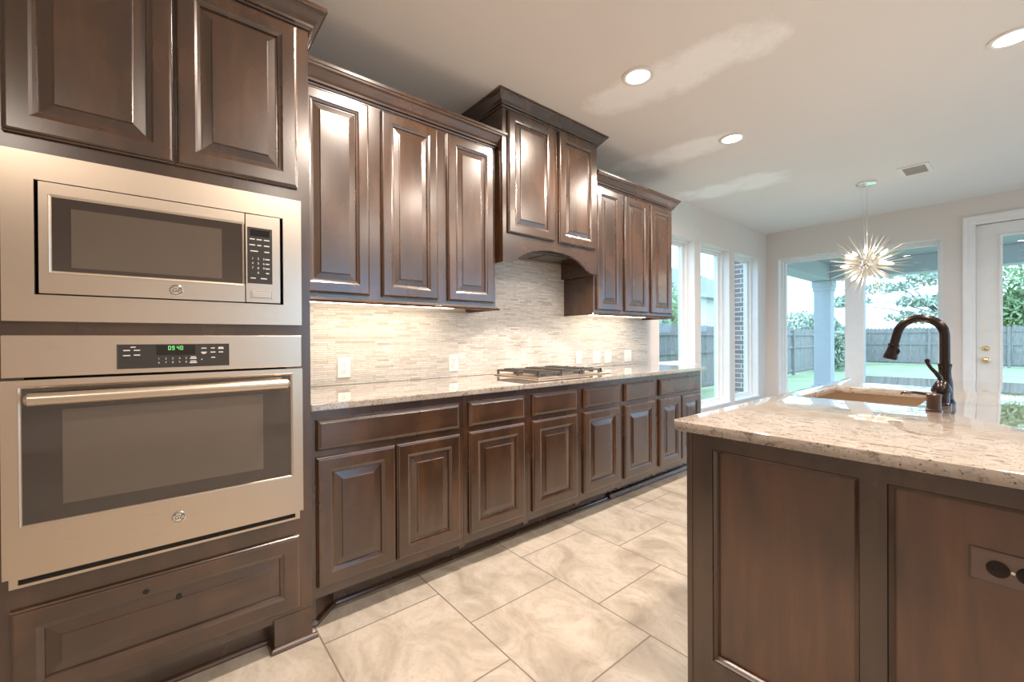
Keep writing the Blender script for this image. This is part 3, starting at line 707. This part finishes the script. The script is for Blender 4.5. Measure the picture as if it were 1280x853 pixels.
# gas cooktop
cx0, cx1, cy0, cy1 = -2.43, -1.955, 1.835, 2.57; zc = .9245
ck = thing('gas_cooktop', 'low stainless gas cooktop with black iron grates set in the worktop', 'cooktop', ((cx0+cx1)/2, (cy0+cy1)/2, zc))
bm = BM(); box(bm, cx0, cx1, cy0, cy1, zc, zc+.008, .004); box(bm, cx0+.02, cx1-.02, cy0+.02, cy1-.11, zc+.008, zc+.010, .002); obj('steel_plate', bm, 'steel', ck)
bn = [(cx0+.12, cy0+.13, .036), (cx1-.12, cy0+.13, .042), ((cx0+cx1)/2, cy0+.32, .05), (cx0+.12, cy0+.51, .036), (cx1-.12, cy0+.51, .042)]
for x, y, r_ in bn:
    bm = BM(); lathe(bm, [(r_,.010),(r_,.018),(r_*.9,.020),(r_*.75,.020),(r_*.75,.026),(r_*.68,.028)], (x, y, zc)); obj('burner', bm, 'iron', ck, True)
for k in range(3):
    a, b = cy0+.015+k*.205, cy0+.215+k*.205
    bm = BM(); X0, X1 = cx0+.025, cx1-.025; zt = zc+.030
    for x in (X0, X1, (X0+X1)/2): box(bm, x-.006, x+.006, a, b, zt, zt+.011, .002)
    for y in (a, b): box(bm, X0-.006, X1+.006, y-.006 if y == b else y, y if y == b else y+.006, zt, zt+.011, .002)
    ym = (a+b)/2
    for y in (ym-.034, ym, ym+.034): box(bm, X0, X1, y-.0045, y+.0045, zt+.002, zt+.016, .002)
    for x in (X0, (X0+X1)/2, X1):
        for y in (a+.008, b-.008): box(bm, x-.006, x+.006, y-.006, y+.006, zc+.0085, zt+.002)
    obj('grate', bm, 'iron', ck)
for k in range(5):
    x = cx0+.07+k*.084
    bm = BM(); lathe(bm, [(.019,.0085),(.019,.016),(.0155,.018),(.0145,.034),(.010,.036)], (x, cy1-.05, zc)); box(bm, x-.003, x+.003, cy1-.065, cy1-.035, zc+.034, zc+.038, .001); obj('knob', bm, 'bronze', ck, True)

# ------------------------------------------------------------------ island
IX0, IX1, IY0, IY1 = -.680, .24, 1.285, 3.63
isl = thing('kitchen_island', 'dark wood kitchen island base with framed flat panels on its end', 'kitchen island', ((IX0+IX1)/2, (IY0+IY1)/2, 0))
pan = [(-.606, -.254), (-.204, .160)]
bm = BM(); holed(bm, 'y', IY0, IY0+.022, IX0, IX1, 0, .8885, [(a, b, .20, .842) for a, b in pan]); obj('end_frame', bm, 'wood', isl)
for a, b in pan:
    bm = BM(); box(bm, a-.012, b+.012, IY0+.0215, IY0+.03, .188, .854); p = obj('end_panel', bm, 'panelwood', isl)
    bm = BM(); frame_ring(bm, (a-.0005, IY0+.022, .1995), (1,0,0), (0,-1,0), b-a+.001, .643, [(0,-.0),(0,.019),(.003,.021),(.006,.017),(.010,.012),(.013,.006),(.013,0)]); obj('panel_bead', bm, 'wood', p)
bm = BM(); box(bm, IX0-.006, IX0+.012, IY0-.004, IY0+.024, 0, .8885, .003); obj('corner_strip', bm, 'wood', isl)
bm = BM(); sweep(bm, [(IX0-.007, IY0), (IX1, IY0)], [(0,0),(.016,0),(.016,.02),(.010,.04),(0,.045)], 0); obj('base_moulding', bm, 'woodh', isl)
bm = BM(); holed(bm, 'x', IX0, IX0+.02, IY0+.023, IY1, .12, .8885, []); box(bm, IX1-.02, IX1, IY0+.023, IY1, 0, .8885); box(bm, IX0, IX1, IY1-.02, IY1, 0, .8885); box(bm, IX0+.07, IX0+.088, IY0+.023, IY1-.02, 0, .12)
obj('carcass', bm, 'wood', isl)
for (a, b) in ((1.36, 1.76), (1.80, 2.2), (2.22, 2.60), (2.62, 3.0), (3.05, 3.58)):
    door(isl, (IX0, b, .17), (0,-1,0), (-1,0,0), b-a, .53)
    slab_drawer(isl, (IX0, b, .728), (0,-1,0), (-1,0,0), b-a, .128)
# island top with sink cut-out
TX0, TX1, TY0, TY1 = -.722, .47, 1.25, 3.665; SX0, SX1, SY0, SY1 = -.645, -.262, 2.175, 2.765
bm = BM(); holed(bm, 'z', .889, .920, TX0, TX1, TY0, TY1, [(SX0, SX1, SY0, SY1)])
bmesh.ops.recalc_face_normals(bm, faces=bm.faces)
cor = [e for e in bm.edges if abs(e.verts[0].co.z-e.verts[1].co.z) > .02 and any(abs(e.verts[0].co.x-x) < 1e-4 and abs(e.verts[0].co.y-y) < 1e-4 for x in (TX0, TX1) for y in (TY0, TY1))]
bmesh.ops.bevel(bm, geom=cor, offset=.025, segments=6, profile=.5, affect='EDGES')
eg = [e for e in bm.edges if len(e.link_faces) == 2 and abs(e.link_faces[0].normal.dot(e.link_faces[1].normal)) < .3 and abs(e.verts[0].co.z-e.verts[1].co.z) < 1e-4]
bmesh.ops.bevel(bm, geom=eg, offset=.004, segments=2, profile=.5, affect='EDGES')
obj('island_countertop', bm, 'granite', smooth=True, label='polished cream granite slab on the kitchen island with a sink cut into it', cat='countertop')
sk = thing('sink', 'undermount stainless steel sink set in the island granite', 'sink', ((SX0+SX1)/2, (SY0+SY1)/2, .69))
bm = BM(); o = .006
box(bm, SX0-o-.004, SX0-o+.001, SY0-o, SY1+o, .69, .8885); box(bm, SX1+o-.001, SX1+o+.004, SY0-o, SY1+o, .69, .8885)
box(bm, SX0-o, SX1+o, SY0-o-.004, SY0-o+.001, .69, .8885); box(bm, SX0-o, SX1+o, SY1+o-.001, SY1+o+.004, .69, .8885); box(bm, SX0-o, SX1+o, SY0-o, SY1+o, .686, .691)
obj('basin', bm, 'steel', sk)
bm = BM(); lathe(bm, [(.045,.691),(.045,.694),(.035,.694),(.03,.692)], ((SX0+SX1)/2, (SY0+SY1)/2, 0)); obj('drain', bm, 'chrome', sk, True)

# faucet
fx, fy, fz = -.203, 2.37, .9203
fc = thing('faucet', 'oil rubbed bronze gooseneck faucet with lever on the island', 'faucet', (fx, fy, fz))
bm = BM(); lathe(bm, [(.031,0),(.031,.006),(.027,.012),(.024,.02),(.0235,.05),(.0225,.08),(.019,.105),(.0175,.125),(.0195,.142),(.0205,.146),(.0205,.153),(.015,.155)], (fx, fy, fz), seg=28); obj('body', bm, 'bronze', fc, True)
bm = BM(); R_ = .082
R_ = .070; A1 = PI*.93; zc_ = fz+.265
pts = [(fx, fy, fz+.14), (fx, fy, fz+.2), (fx, fy, fz+.25)] + [(fx-R_+R_*math.cos(A1*k/16), fy, zc_+R_*math.sin(A1*k/16)) for k in range(17)]
td = Vector((-math.sin(A1), 0, math.cos(A1))); e0 = Vector(pts[-1]); e1 = e0+td*.055
pts.append(tuple(e1))
tube(bm, pts, .0158, 16); obj('spout', bm, 'bronze', fc, True)
bm = BM(); lathe(bm, [(.0165,0),(.0195,.002),(.0195,.010),(.017,.012),(.0185,.024),(.022,.044),(.0245,.056),(.0235,.064),(.014,.066)], (0,0,0), seg=24)
bmesh.ops.transform(bm, matrix=Matrix.Translation(e1-td*.004) @ Vector((0,0,1)).rotation_difference(td).to_matrix().to_4x4(), verts=bm.verts); obj('spray_head', bm, 'bronze', fc, True)
hx, hz = e1.x+td.x*.03-.004, e1.z-.062
bm = BM(); tube(bm, [(hx+.020, fy-.004, hz+.022), (hx+.025, fy-.005, hz+.034), (hx+.023, fy-.004, hz+.048)], [.005,.007,.004], 8); obj('spray_button', bm, 'bronze', fc, True)
vx, vy = -.206, 2.292
bm = BM(); lathe(bm, [(.028,0),(.028,.005),(.0235,.010),(.0225,.03),(.024,.045),(.0295,.05),(.0295,.055),(.027,.066),(.019,.083),(.012,.092),(.004,.096)], (vx, vy, fz), seg=24); tube(bm, [(vx, vy, fz+.03), (fx, fy, fz+.03)], .011, 10); vb = obj('valve', bm, 'bronze', fc, True)
bm = BM(); tube(bm, [(vx, vy, fz+.085), (vx-.004, vy-.003, fz+.105), (vx-.016, vy-.006, fz+.124), (vx-.028, vy-.008, fz+.14), (vx-.035, vy-.01, fz+.155), (vx-.037, vy-.010, fz+.165)], [.009,.010,.0085,.0075,.008,.009], 12, .8)
lathe(bm, [(.002,-.009),(.007,-.006),(.009,0),(.007,.006),(.002,.009)], (vx-.037, vy-.010, fz+.166), seg=12); obj('lever', bm, 'bronze', vb, True)
sd = thing('soap_dispenser', 'small bronze and copper soap dispenser in front of the faucet on the island', 'soap dispenser', (-.205, 2.075, fz))
bm = BM(); lathe(bm, [(.0215,0),(.0215,.006),(.019,.008),(.019,.052),(.0205,.055),(.0205,.058),(.017,.061)], (-.205, 2.075, fz), seg=24); obj('body', bm, 'copperb', sd, True)
bm = BM(); tube(bm, [(-.21, 2.08, fz+.055), (-.25, 2.083, fz+.060), (-.285, 2.085, fz+.058), (-.292, 2.085, fz+.052)], [.0065,.006,.005,.0035], 10, .8); obj('nozzle', bm, 'bronze', sd, True)
# island outlet
oy = IY0+.0212
ol = thing('outlet_plate', 'bronze double socket plate on the right panel of the island end', 'outlet', (-.018, oy, .68))
ox0, oz0, ow, oh = -.077, .676, .121, .066
bm = BM(); nested(bm, (ox0, oy, oz0), (1,0,0), (0,-1,0), ow, oh, [(0,0),(0,.003),(.004,.006),(.006,.006)]); obj('cover', bm, 'agedbronze', ol)
for dx in (-.02, .02):
    xc = ox0+ow/2+dx; zz = oz0+oh/2
    bm = BM(); lathe(bm, [(.0165,-.006),(.0165,-.008),(.0148,-.0086)], (xc, oy, zz), 'y', 20); s_ = obj('socket', bm, 'bronze', ol, True)
    bm = BM()
    for dz in (-.006, .006): box(bm, xc-.001, xc+.007, oy-.0091, oy-.0085, zz+dz-.0011, zz+dz+.0011)
    lathe(bm, [(.0025,-.0085),(.0025,-.0092)], (xc-.008, oy, zz), 'y', 10); obj('slots', bm, 'dark', s_)
bm = BM(); lathe(bm, [(.0032,-.006),(.0032,-.0078)], (ox0+ow/2, oy, oz0+oh/2), 'y', 10); obj('screw', bm, 'chrome', ol)

# ------------------------------------------------------------------ chandelier
random.seed(5)
hx, hy, hz = -1.027, 5.5, 1.913
ch = thing('chandelier', 'starburst chandelier of thin metal rods with glowing bulbs hanging on wires', 'chandelier', (hx, hy, hz))
bm = BM(); lathe(bm, [(.002,-.001),(.085,-.001),(.085,-.018),(.078,-.026),(.002,-.028)], (hx, hy, ZC)); obj('canopy', bm, 'chrome', ch, True)
bm = BM(); tube(bm, [(hx+.005, hy, ZC-.02), (hx+.003, hy, hz+.05)], .0035, 6); obj('stem', bm, 'chrome', ch)
for dx in (-.045, -.03):
    bm = BM(); tube(bm, [(hx+dx, hy+dx, ZC-.025), (hx, hy, hz+.05)], .0014, 5); obj('wire', bm, 'chrome', ch)
bm = BM(); bmesh.ops.create_icosphere(bm, subdivisions=3, radius=.055); bmesh.ops.translate(bm, verts=bm.verts, vec=(hx, hy, hz)); obj('hub', bm, 'chrome', ch, True)
rodm = []
for L in (.22, .27, .31):
    bm = BM(); lathe(bm, [(.0016,.05),(.005,.1),(.0055,L*.75),(.0036,L),(.0014,L+.04)], (0,0,0), seg=7)
    bmesh.ops.recalc_face_normals(bm, faces=bm.faces)
    me = bpy.data.meshes.new('rod'); bm.to_mesh(me); bm.free(); me.materials.append(MT['champagne']); rodm.append(me)
up = Vector((0,0,1)); N = 98; bulbdirs = [Vector(v).normalized() for v in ((-.7,-.5,.5),(.1,-.7,.75),(.8,-.1,.6),(-.95,-.2,.0),(.8,-.6,.0),(.95,.2,-.05),(-.5,-.4,-.75),(.25,-.3,-.9),(.2,.8,.4),(-.4,.9,-.1),(-.6,.3,.75))]
for k in range(N):
    zz = 1-2*(k+.5)/N; a = k*2.399963; rr = math.sqrt(1-zz*zz); d = Vector((rr*math.cos(a), rr*math.sin(a), zz))
    d = (d+Vector((random.uniform(-.08,.08) for _ in range(3)))).normalized()
    if any(d.dot(b) > .985 for b in bulbdirs): d = (d+Vector((.1,.1,-.1))).normalized()
    o = bpy.data.objects.new('rod', rodm[random.choice((0,1,2,2,1))]); C.objects.link(o); o.parent = ch; o.rotation_mode = 'QUATERNION'; o.rotation_quaternion = up.rotation_difference(d)
bm = BM(); lathe(bm, [(.005,.04),(.006,.115),(.009,.12),(.009,.14)], seg=12); bmesh.ops.recalc_face_normals(bm, faces=bm.faces)
sm = bpy.data.meshes.new('socket'); bm.to_mesh(sm); bm.free(); sm.materials.append(MT['chrome'])
bm = BM(); lathe(bm, [(.007,.14),(.014,.155),(.0155,.168),(.012,.185),(.006,.2),(.0015,.21)], seg=12); bmesh.ops.recalc_face_normals(bm, faces=bm.faces)
bmm = bpy.data.meshes.new('bulb'); bm.to_mesh(bmm); bm.free(); bmm.materials.append(MT['bulb'])
for d in bulbdirs:
    o = bpy.data.objects.new('lamp_socket', sm); C.objects.link(o); o.parent = ch; o.rotation_mode = 'QUATERNION'; o.rotation_quaternion = up.rotation_difference(d)
    b = bpy.data.objects.new('bulb', bmm); C.objects.link(b); b.parent = o

# ------------------------------------------------------------------ outside
GZ = -.15
bm = BM(); box(bm, -40, 30, -20, 60, GZ-.2, GZ); obj('lawn', bm, 'grass', kind='structure')
bm = BM(); box(bm, -3.3, 4.6, YE+.21, 11.75, GZ-.05, -.06, .02); obj('patio_slab', bm, 'concrete', kind='structure')
bm = BM(); box(bm, 3.42, 12, -12, YE+.2, GZ-.05, -.08, .02); obj('bounce_slab', bm, 'paleconc', kind='structure')  # unseen pale slab, added to bounce daylight up to the ceiling
pt = thing('patio_cover', 'grey covered patio roof with deep beams outside the end windows', 'patio roof', (.6, 11.4, 2.42))
bm = BM(); box(bm, -3.3, 4.6, YE+.21, 11.7, 2.76, 2.86); obj('patio_ceiling', bm, 'soffit', pt)
bm = BM(); box(bm, -3.08, 4.5, 11.22, 11.6, 2.43, 2.76, .01); obj('front_beam', bm, 'stucco', pt)
bm = BM(); box(bm, -3.08, -2.72, YE+.215, 11.22, 2.43, 2.76, .01); obj('side_beam', bm, 'stucco', pt)
for (x, lb) in ((-2.87, 'pale blue grey square patio column seen through the left end window'), (3.9, 'pale grey square patio column at the far right corner of the patio')):
    r = thing('patio_column', lb, 'column', (x, 11.4, -.06), 'patio columns')
    bm = BM(); box(bm, x-.155, x+.155, 11.245, 11.555, -.0599, 2.43, .008); obj('shaft', bm, 'stucco', r)
    bm = BM(); box(bm, x-.19, x+.19, 11.21, 11.59, 2.28, 2.425, .015); box(bm, x-.175, x+.175, 11.225, 11.575, 2.2, 2.285, .015); obj('capital', bm, 'stucco', r)
    bm = BM(); box(bm, x-.19, x+.19, 11.21, 11.59, -.059, .12, .015); obj('base', bm, 'stucco', r)
bm = BM(); box(bm, -2.86, -2.715, 6.79, 7.05, GZ, 2.75); obj('brick_pier', bm, 'brick', label='narrow red brick pier outside the third left window', cat='pier')

def fence(name, label, axis, fixed, a0, a1, z1, inside):
    r = thing(name, label, 'fence', ((fixed, (a0+a1)/2, GZ) if axis == 'y' else ((a0+a1)/2, fixed, GZ)), 'backyard fences')
    random.seed(int(abs(fixed)*10))
    def bx(bm, d0, d1, q0, q1, c0, c1):
        lo, hi = sorted((fixed+inside*d0, fixed+inside*d1))
        if axis == 'y': box(bm, lo, hi, q0, q1, c0, c1)
        else: box(bm, q0, q1, lo, hi, c0, c1)
    bm = BM(); a = a0
    while a < a1:
        h = z1+random.uniform(-.03,.03); bx(bm, -.01, .012, a+.0005, a+.1445, GZ+.06, h-.04); bx(bm, -.01, .012, a+.03, a+.115, h-.04, h); a += .145
    obj('picket_panel', bm, 'fencey' if axis == 'y' else 'fencex', r)
    for z in (GZ+.12, GZ+.95, z1-.25):
        bm = BM(); bx(bm, .012, .05, a0, a1, z, z+.09); obj('rail', bm, 'fencey' if axis == 'y' else 'fencex', r)
    a = a0
    while a <= a1:
        bm = BM(); bx(bm, .012, .10, a, a+.09, GZ, z1-.06); obj('post', bm, 'fencey' if axis == 'y' else 'fencex', r); a += 2.4
fence('wood_fence', 'weathered grey wood picket fence beyond the left wall windows', 'y', -5.3, -2, 27.1, 1.50, 1)
fence('wood_fence', 'weathered grey wood picket fence across the back of the yard', 'x', 27.5, -5.3, 12, 1.62, -1)

def tree(label, base, trunk_h, blobs, n, leaf, mat, seed, branches=6, name='tree'):
    random.seed(seed); r = thing(name, label, 'tree' if name == 'tree' else 'shrub', base)
    bx_, by_, bz_ = base
    if trunk_h:
        bm = BM(); tube(bm, [(bx_, by_, bz_), (bx_+.05, by_, bz_+trunk_h*.5), (bx_, by_, bz_+trunk_h)], [.16,.13,.09], 8)
        for k in range(branches):
            c, rad = blobs[k % len(blobs)]
            tip = Vector(c)+Vector((random.uniform(-1,1)*rad[0], random.uniform(-1,1)*rad[1], random.uniform(-.6,.6)*rad[2]))
            s = Vector((bx_, by_, bz_+trunk_h*random.uniform(.6, 1))); m = s.lerp(tip, .5)+Vector((0,0,.25))
            tube(bm, [s, m, tip], [.045,.024,.010], 6)
        obj('trunk', bm, 'bark', r)
    bm = BM()
    for _ in range(n):
        c, rad = random.choice(blobs)
        while True:
            p = Vector((random.uniform(-1,1), random.uniform(-1,1), random.uniform(-1,1)))
            if p.length <= 1: break
        q = Vector((c[0]+p.x*rad[0], c[1]+p.y*rad[1], c[2]+p.z*rad[2]))
        a = Vector((random.gauss(0,1), random.gauss(0,1), random.gauss(0,1))).normalized(); b = a.orthogonal().normalized(); s = leaf*random.uniform(.6, 1.3)
        vs = [bm.verts.new(q+v) for v in (a*s, b*s*.45, -a*s, -b*s*.45)]; bm.faces.new(vs)
    obj('foliage', bm, mat, r, recalc=False)
tree('sparse pale tree with long bare branches seen through the right end window', (-2.35, 31, GZ), 2.3,
     [((-6.5,30,3.2),(1.2,1,.35)), ((-4.8,30,3.8),(1.6,1,.3)), ((-3.2,30,3.0),(1.3,1,.3)), ((-4.0,30,4.6),(2.2,1,.35)), ((-5.6,30,4.9),(1.5,1,.4)), ((-3.0,30,4.2),(1.0,.9,.4)), ((-3.3,30,2.2),(1.6,1,.35))], 1500, .16, 'leaf', 3, 14)
tree('full green tree seen through the patio door glass', (.9, 31.5, GZ), 2.2, [((.7,31.5,3.6),(2.0,1.3,2.1)), ((2.2,32,4.2),(2,1.5,2)), ((-.2,31.5,2.4),(.9,.9,1))], 5200, .15, 'leafg', 4)
tree('round bush rising behind the side fence at the left end window', (-8.2, 28.5, GZ), 1.2, [((-8.3,28.5,1.9),(1.4,1.0,.8)), ((-7.4,28.9,1.7),(1.0,.8,.7)), ((-6.7,29.2,1.3),(.7,.7,.6))], 2500, .12, 'leaf', 6, 4)
tree('leafy shrub standing by the fence behind the patio column', (-4.7, 20.6, GZ), 0, [((-4.7,20.6,.5),(.38,.38,.65)), ((-4.65,20.6,1.1),(.3,.3,.35))], 1400, .09, 'leaf', 8, name='shrub')
tree('rounded blue green tree seen through the first left window', (-9.2, 14.2, GZ), 1.4, [((-9.2,14.2,2.4),(1.3,1.3,1.2)), ((-8.6,14.8,1.8),(.8,.8,.8))], 3200, .11, 'leafg', 9, 4)
# neighbour house
nb = thing('neighbour_house', 'pale neighbouring house with grey roof beyond the side fence', 'house', (-13, 23, GZ))
bm = BM(); box(bm, -19, -10.6, 19.5, 29, GZ, 3.2); obj('wall', bm, 'siding', nb)
bm = BM(); hexa(bm, [(-19.5,18.9,3.2),(-10.0,18.9,3.2),(-10.0,29.5,3.2),(-19.5,29.5,3.2),(-16,22.5,5.4),(-13.5,22.5,5.4),(-13.5,26,5.4),(-16,26,5.4)]); obj('roof', bm, 'roof', nb)
